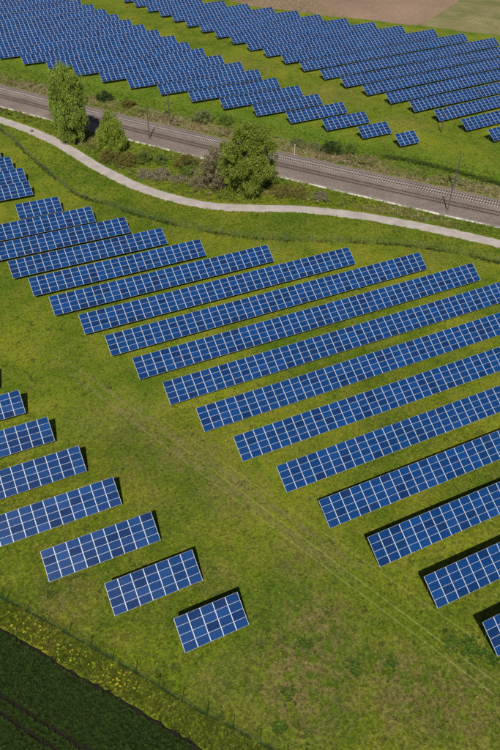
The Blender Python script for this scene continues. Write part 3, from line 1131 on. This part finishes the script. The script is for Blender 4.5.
# ------------------------------------------------------------------ scattered grass, flowers, crop
def tuft_mesh(name, nb, h, spread, w, mat, seed):
    r = np.random.default_rng(seed)
    V, F = [], []
    for i in range(nb):
        a = 2 * math.pi * (i + r.uniform(-0.3, 0.3)) / nb
        d = np.array([math.cos(a), math.sin(a), 0])
        s = np.array([-d[1], d[0], 0])
        hh = h * r.uniform(0.6, 1.2)
        sp = spread * r.uniform(0.5, 1.2)
        b0 = d * 0.15 * spread
        p1 = b0 + d * sp * 0.45 + np.array([0, 0, hh * 0.75])
        p2 = b0 + d * sp + np.array([0, 0, hh])
        n = len(V)
        V += [b0 - s * w / 2, b0 + s * w / 2, p1 + s * w * 0.4, p1 - s * w * 0.4, p2 + s * w * 0.08, p2 - s * w * 0.08]
        F += [(n, n + 1, n + 2, n + 3), (n + 3, n + 2, n + 4, n + 5)]
    return np_mesh(name, np.array(V), F, mat)


def scatter(name, P, scl, tint, src_mesh, label):
    n = len(P)
    me = bpy.data.meshes.new(name)
    me.vertices.add(n)
    me.vertices.foreach_set("co", np.asarray(P, np.float32).ravel())
    a = me.attributes.new("scl", 'FLOAT', 'POINT')
    a.data.foreach_set("value", np.asarray(scl, np.float32))
    a = me.attributes.new("tint", 'FLOAT_COLOR', 'POINT')
    a.data.foreach_set("color", np.asarray(tint, np.float32).ravel())
    me.update()
    src = bpy.data.objects.new(name + "_source", src_mesh)      # not linked to the scene
    ng = bpy.data.node_groups.new(name, 'GeometryNodeTree')
    ng.interface.new_socket("Geometry", in_out='INPUT', socket_type='NodeSocketGeometry')
    ng.interface.new_socket("Geometry", in_out='OUTPUT', socket_type='NodeSocketGeometry')
    gi = ng.nodes.new("NodeGroupInput")
    gout = ng.nodes.new("NodeGroupOutput")
    oi = ng.nodes.new("GeometryNodeObjectInfo")
    oi.inputs["Object"].default_value = src
    ip = ng.nodes.new("GeometryNodeInstanceOnPoints")
    rv = ng.nodes.new("FunctionNodeRandomValue")
    rv.data_type = 'FLOAT_VECTOR'
    rv.inputs[0].default_value = (-0.15, -0.15, 0)
    rv.inputs[1].default_value = (0.15, 0.15, 6.283)
    na = ng.nodes.new("GeometryNodeInputNamedAttribute")
    na.data_type = 'FLOAT'
    na.inputs["Name"].default_value = "scl"
    ng.links.new(gi.outputs[0], ip.inputs["Points"])
    ng.links.new(oi.outputs["Geometry"], ip.inputs["Instance"])
    ng.links.new(rv.outputs[0], ip.inputs["Rotation"])
    ng.links.new(na.outputs[0], ip.inputs["Scale"])
    ng.links.new(ip.outputs[0], gout.inputs[0])
    o = link(name, me)
    md = o.modifiers.new("scatter", 'NODES')
    md.node_group = ng
    tag(o, label, None, None, "stuff")
    return o


pathX, pathY = pathQ[:, 0], pathQ[:, 1]
fX, fY = catmull(FENCE_FAR, 1.0).T
cropE = np.array([(-60.0, 116.0), (-20.0, 62.5)] + CROP + [(30.0, -4.6)])


def sd_rail(x, y):
    return (y - rail_y(x)) / np.sqrt(1 + (-1.494 + 0.00226 * x) ** 2)


def polydist(x, y, Q):
    d = np.full(len(x), 1e9)
    for i in range(0, len(Q) - 1):
        a, b_ = Q[i], Q[i + 1]
        ab = b_ - a
        t = np.clip(((x - a[0]) * ab[0] + (y - a[1]) * ab[1]) / (ab @ ab), 0, 1)
        d = np.minimum(d, np.hypot(x - a[0] - t * ab[0], y - a[1] - t * ab[1]))
    return d


def cropside(x, y):
    """>0 on the meadow side"""
    return y - np.interp(x, cropE[:, 0], cropE[:, 1])


def rand_area(n, x0, x1, y0, y1):
    return rng.uniform(x0, x1, n), rng.uniform(y0, y1, n)


def tint_arr(n, cols, alpha, jit=0.25):
    cols = np.array(cols)
    k = rng.integers(0, len(cols), n)
    t = cols[k] * rng.uniform(1 - jit, 1 + jit, (n, 1))
    return np.concatenate([t, np.full((n, 1), alpha)], 1)


def z0(x):
    return np.zeros_like(x)


T_SHORT = tuft_mesh("short_tuft", 6, 0.085, 0.17, 0.045, M['tuft'], 1)
T_TALL = tuft_mesh("tall_tuft", 8, 0.55, 0.32, 0.06, M['tuft'], 2)
T_LEAFY = tuft_mesh("leafy_tuft", 9, 0.32, 0.30, 0.10, M['tuft'], 3)

# lawn
def lawn_points(n, box):
    x, y = rand_area(n, *box)
    k = in_view(x, y) & (cropside(x, y) > 0.5)
    x, y = x[k], y[k]
    sr = sd_rail(x, y)
    k = (polydist(x, y, pathQ[::5]) > 1.6) & ((sr < -6.6) | (sr > 8.4))
    x, y = x[k], y[k]
    k = np.ones(len(x), bool)
    for t in TRACKS:
        k &= polydist(x, y, np.array([(t[0], t[1]), (t[2], t[3])])) > 0.12
    return x[k], y[k]


x1, y1 = lawn_points(120000, (-20, 66, 6, 75))
x2, y2 = lawn_points(110000, (-5, 118, 40, 150))
x3, y3 = lawn_points(60000, (10, 175, 120, 330))
x, y = np.r_[x1, x2, x3], np.r_[y1, y2, y3]
scl = rng.uniform(0.6, 1.5, len(x)) * np.where(np.arange(len(x)) > len(x1) + len(x2), 1.5, 1.0)
lawn_tint = tint_arr(len(x), [(0.26, 0.21, 0.085), (0.20, 0.18, 0.05), (0.06, 0.11, 0.012)], 0.0)
lawn_tint[rng.uniform(size=len(x)) < 0.15, 3] = 0.75
scatter("meadow_grass", np.stack([x, y, z0(x)], 1), scl, lawn_tint, T_SHORT, "short mown grass of the meadow")

# weeds: darker leafy clumps in groups
nc = 420
cx, cy = lawn_points(16000, (-16, 70, 8, 110))
sel = rng.choice(len(cx), nc, replace=False)
kk_ = rng.integers(0, nc, 2600)
x = cx[sel][kk_] + rng.normal(0, 0.28, len(kk_))
y = cy[sel][kk_] + rng.normal(0, 0.28, len(kk_))
scatter("weeds", np.stack([x, y, z0(x)], 1), rng.uniform(0.35, 0.8, len(x)), tint_arr(len(x), [(0.06, 0.105, 0.012), (0.09, 0.13, 0.02), (0.13, 0.13, 0.03)], 0.85), T_LEAFY, "leafy weeds scattered through the meadow")
# a few distinct dark green patches on the worn ground
pp = [(303 - 250, 0)]
spots = [(23.2, 31.3, 0.55), (26.9, 26.6, 0.45), (18.6, 27.2, 0.5), (16.0, 24.3, 0.4), (31.0, 25.2, 0.35), (39.6, 23.8, 0.8), (41.0, 22.6, 0.9), (42.3, 21.0, 0.7)]
X_, Y_ = [], []
for sx, sy, r in spots:
    n = int(90 * r)
    X_.append(sx + rng.normal(0, r, n))
    Y_.append(sy + rng.normal(0, r, n))
x, y = np.concatenate(X_), np.concatenate(Y_)
scatter("nettle_patches", np.stack([x, y, z0(x)], 1), rng.uniform(0.4, 0.9, len(x)), tint_arr(len(x), [(0.055, 0.125, 0.014), (0.09, 0.16, 0.022)], 0.95), T_LEAFY, "dark green nettle patches on the worn ground")

# rough verge around railway and path
x, y = rand_area(150000, 5, 150, 85, 290)
k = in_view(x, y)
x, y = x[k], y[k]
sr = sd_rail(x, y)
yp = np.interp(x, pathX, pathY)
yf = np.interp(x, fX, fY)
pd = polydist(x, y, pathQ[::5])
south = (sr < -6.7) & (y > yp) & (pd > 2.3)
north = (sr > 8.6) & (sr < 24)
between = (y < yp) & (y > yf) & (pd > 2.4)
nz = np.sin(x * 0.21) + np.sin(y * 0.17 + 1.0) + np.sin((x + y) * 0.43)
keep = (south & (rng.uniform(size=len(x)) < 0.75)) | (north & (rng.uniform(size=len(x)) < np.where(sr < 15, 0.9, 0.45))) | (between & (rng.uniform(size=len(x)) < 0.38))
x, y, sr, south, north, between, nz = [q[keep] for q in (x, y, sr, south, north, between, nz)]
n = len(x)
tint = tint_arr(n, [(0.130, 0.215, 0.018), (0.170, 0.235, 0.024), (0.210, 0.240, 0.034)], 0.7)
dry = (north & (sr < 15.5) & (nz + rng.normal(0, 0.8, n) > -0.9)) | (south & (nz + rng.normal(0, 0.6, n) > 0.9))
tint[dry] = tint_arr(int(dry.sum()), [(0.270, 0.210, 0.110), (0.210, 0.160, 0.075), (0.360, 0.300, 0.180)], 0.9)
dk = between & (rng.uniform(size=n) < 0.5)
tint[dk] = tint_arr(int(dk.sum()), [(0.085, 0.150, 0.014), (0.105, 0.170, 0.018)], 0.85)
scatter("rough_grass", np.stack([x, y, z0(x)], 1), rng.uniform(0.5, 1.25, n) * np.where(between, 0.7, 1.0), tint, T_TALL, "tall rough grass on the railway verges")

# low thicket of mixed scrub on both railway verges
x, y = rand_area(30000, 5, 135, 95, 290)
k = in_view(x, y)
x, y = x[k], y[k]
sr = sd_rail(x, y)
nz = np.sin(x * 0.33 + 0.5) + np.sin(y * 0.27) + np.sin((x - y) * 0.61)
pd = polydist(x, y, pathQ[::5])
k = ((sr > 8.8) & (sr < 17) & (nz > 0.5)) | ((sr < -7.5) & (y > np.interp(x, pathX, pathY)) & (pd > 3.2) & (x < 90) & (nz > -0.2))
k &= rng.uniform(size=len(x)) < 0.6
x, y, sr = x[k], y[k], sr[k]
scatter("verge_thicket", np.stack([x, y, z0(x)], 1), rng.uniform(0.9, 2.4, len(x)),
        tint_arr(len(x), [(0.130, 0.115, 0.030), (0.170, 0.130, 0.050), (0.090, 0.130, 0.020), (0.150, 0.180, 0.040), (0.250, 0.215, 0.120)], 0.95, 0.3), T_LEAFY, "low mixed scrub on the railway verges")

# ditch of dark growth on the right beyond the railway, and growth along the far fence
dx, dy = catmull([(109.0, 143.5), (114.5, 137.5), (119.5, 130.5), (124.5, 122.0), (131.0, 110.0)], 0.05).T
x = np.r_[dx, dx, dx] + rng.normal(0, 0.55, 3 * len(dx))
y = np.r_[dy, dy, dy] + rng.normal(0, 0.55, 3 * len(dx))
fq2 = catmull(FENCE_FAR, 0.12)
fq2 = fq2[np.sin(fq2[:, 0] * 0.9) + np.sin(fq2[:, 1] * 0.37 + 1.0) + rng.normal(0, 0.9, len(fq2)) > 0.0]
x = np.r_[x, fq2[:, 0] + rng.normal(0, 0.3, len(fq2))]
y = np.r_[y, fq2[:, 1] + rng.normal(0, 0.3, len(fq2))]
scatter("ditch_growth", np.stack([x, y, z0(x)], 1), rng.uniform(0.6, 1.2, len(x)), tint_arr(len(x), [(0.035, 0.065, 0.012), (0.06, 0.095, 0.014), (0.075, 0.11, 0.018)], 0.8), T_TALL, "dark tall growth along the ditch and the far fence")

# near fence foot
fq = catmull(FENCE_NEAR, 0.035)
fq = fq[np.sin(fq[:, 0] * 2.3) + np.sin(fq[:, 0] * 5.1 + 1.0) + rng.normal(0, 0.8, len(fq)) > -0.5]
x, y = fq[:, 0] + rng.normal(0, 0.07, len(fq)), fq[:, 1] + rng.normal(0, 0.07, len(fq))
scatter("fence_growth", np.stack([x, y, z0(x)], 1), rng.uniform(0.22, 0.55, len(x)), tint_arr(len(x), [(0.025, 0.065, 0.022), (0.040, 0.080, 0.020), (0.06, 0.10, 0.014)], 0.85), T_TALL, "dark grass grown up along the foot of the green fence")

# strip between fence and crop: longer yellowish grass and dandelions
x, y = rand_area(60000, -20, 20, 15, 66)
cs = cropside(x, y)
fy_ = np.interp(x, *np.array(FENCE_NEAR).T)
k = (cs > 0.25 + 0.35 * rng.uniform(size=len(x))) & (y < fy_ - 0.3) & in_view(x, y)
x, y, cs = x[k], y[k], cs[k]
n = len(x)
scatter("strip_grass", np.stack([x, y, z0(x)], 1), rng.uniform(0.3, 0.65, n), tint_arr(n, [(0.10, 0.125, 0.014), (0.14, 0.145, 0.022), (0.085, 0.115, 0.012)], 0.75), T_TALL, "longer grass strip between the fence and the crop")

m, nt, b = new_mat("dandelion_yellow", 0.7, 0.2)
oi = N(nt, "ShaderNodeObjectInfo")
L(nt, ramp(nt, oi.outputs["Random"], [(0.0, (0.50, 0.42, 0.02)), (1.0, (0.80, 0.70, 0.05))]), b.inputs["Base Color"])
V, F = [], []
for q in range(3):
    a = q * 2.1
    ox, oy = 0.09 * math.cos(a), 0.09 * math.sin(a)
    for zz, rr in ((0.28 + 0.03 * q, 0.055), (0.31 + 0.03 * q, 0.045)):
        for i in range(6):
            V.append((ox + rr * math.cos(i * math.pi / 3), oy + rr * math.sin(i * math.pi / 3), zz))
    bb = q * 12
    F += [(bb + 6, bb + 7, bb + 8, bb + 9), (bb + 6, bb + 9, bb + 10, bb + 11)]
    for i in range(6):
        j = (i + 1) % 6
        F.append((bb + i, bb + j, bb + 6 + j, bb + 6 + i))
FLOWER = np_mesh("dandelion", V, F, m)
cl = [(-8.3, 49.3), (-7.2, 47.6), (-6.0, 46.6), (-5.2, 45.6), (-4.4, 44.4), (-3.2, 43.2), (-2.6, 42.3), (-2.0, 40.9), (-1.3, 40.4), (-0.2, 39.3), (0.8, 38.2), (1.5, 36.6), (2.3, 36.0), (2.9, 35.2), (4.4, 32.6), (6.0, 30.6), (7.3, 28.2)]
wts = np.array([1, .8, 1.2, 1.3, .9, 1, 1.2, 1.3, .7, .8, 1.1, 1.4, 1.3, .7, .5, .5, .3])
kk_ = rng.choice(len(cl), 150, p=wts / wts.sum())
cl = np.array(cl)
x = cl[kk_, 0] + rng.normal(0, 0.7, 150)
y = cl[kk_, 1] + rng.normal(0, 0.7, 150)
ex, ey = lawn_points(3000, (-10, 48, 10, 70))
ex, ey = ex[:70], ey[:70]
x, y = np.r_[x, ex], np.r_[y, ey]
k = cropside(x, y) > 0.6
x, y = x[k], y[k]
scatter("dandelions", np.stack([x, y, z0(x)], 1), rng.uniform(0.45, 0.95, len(x)), tint_arr(len(x), [(0.6, 0.5, 0.02)], 1.0), FLOWER, "yellow dandelions along the meadow strip")

# crop plants
x, y = rand_area(120000, -24, 14, 10, 66)
tl1 = np.array([(-40.0, 78.0), (-12.7, 42.9), (-9.1, 38.3), (-5.8, 33.8), (-3.8, 31.3), (10.0, 13.3)])
tl2 = np.array([(-40.0, 76.0), (-13.0, 41.0), (-9.5, 36.3), (-7.0, 32.9), (-5.9, 31.3), (8.0, 13.0)])
k = (cropside(x, y) < -0.45 - 0.5 * rng.uniform(size=len(x)) ** 2) & in_view(x, y, 60)
x, y = x[k], y[k]
k = (polydist(x, y, tl1) > 0.3) & (polydist(x, y, tl2) > 0.3)
x, y = x[k], y[k]
u = (x * 0.8 + y * 0.6)
k = rng.uniform(size=len(x)) < 0.55 + 0.45 * (np.sin(u * 2 * math.pi / 0.75) > -0.2)
x, y = x[k], y[k]
n = len(x)
scatter("crop_plants", np.stack([x, y, z0(x)], 1), rng.uniform(0.45, 0.85, n), tint_arr(n, [(0.034, 0.074, 0.010), (0.046, 0.092, 0.013), (0.060, 0.098, 0.016), (0.042, 0.064, 0.012)], 1.0), T_TALL, "dense dark green crop plants")
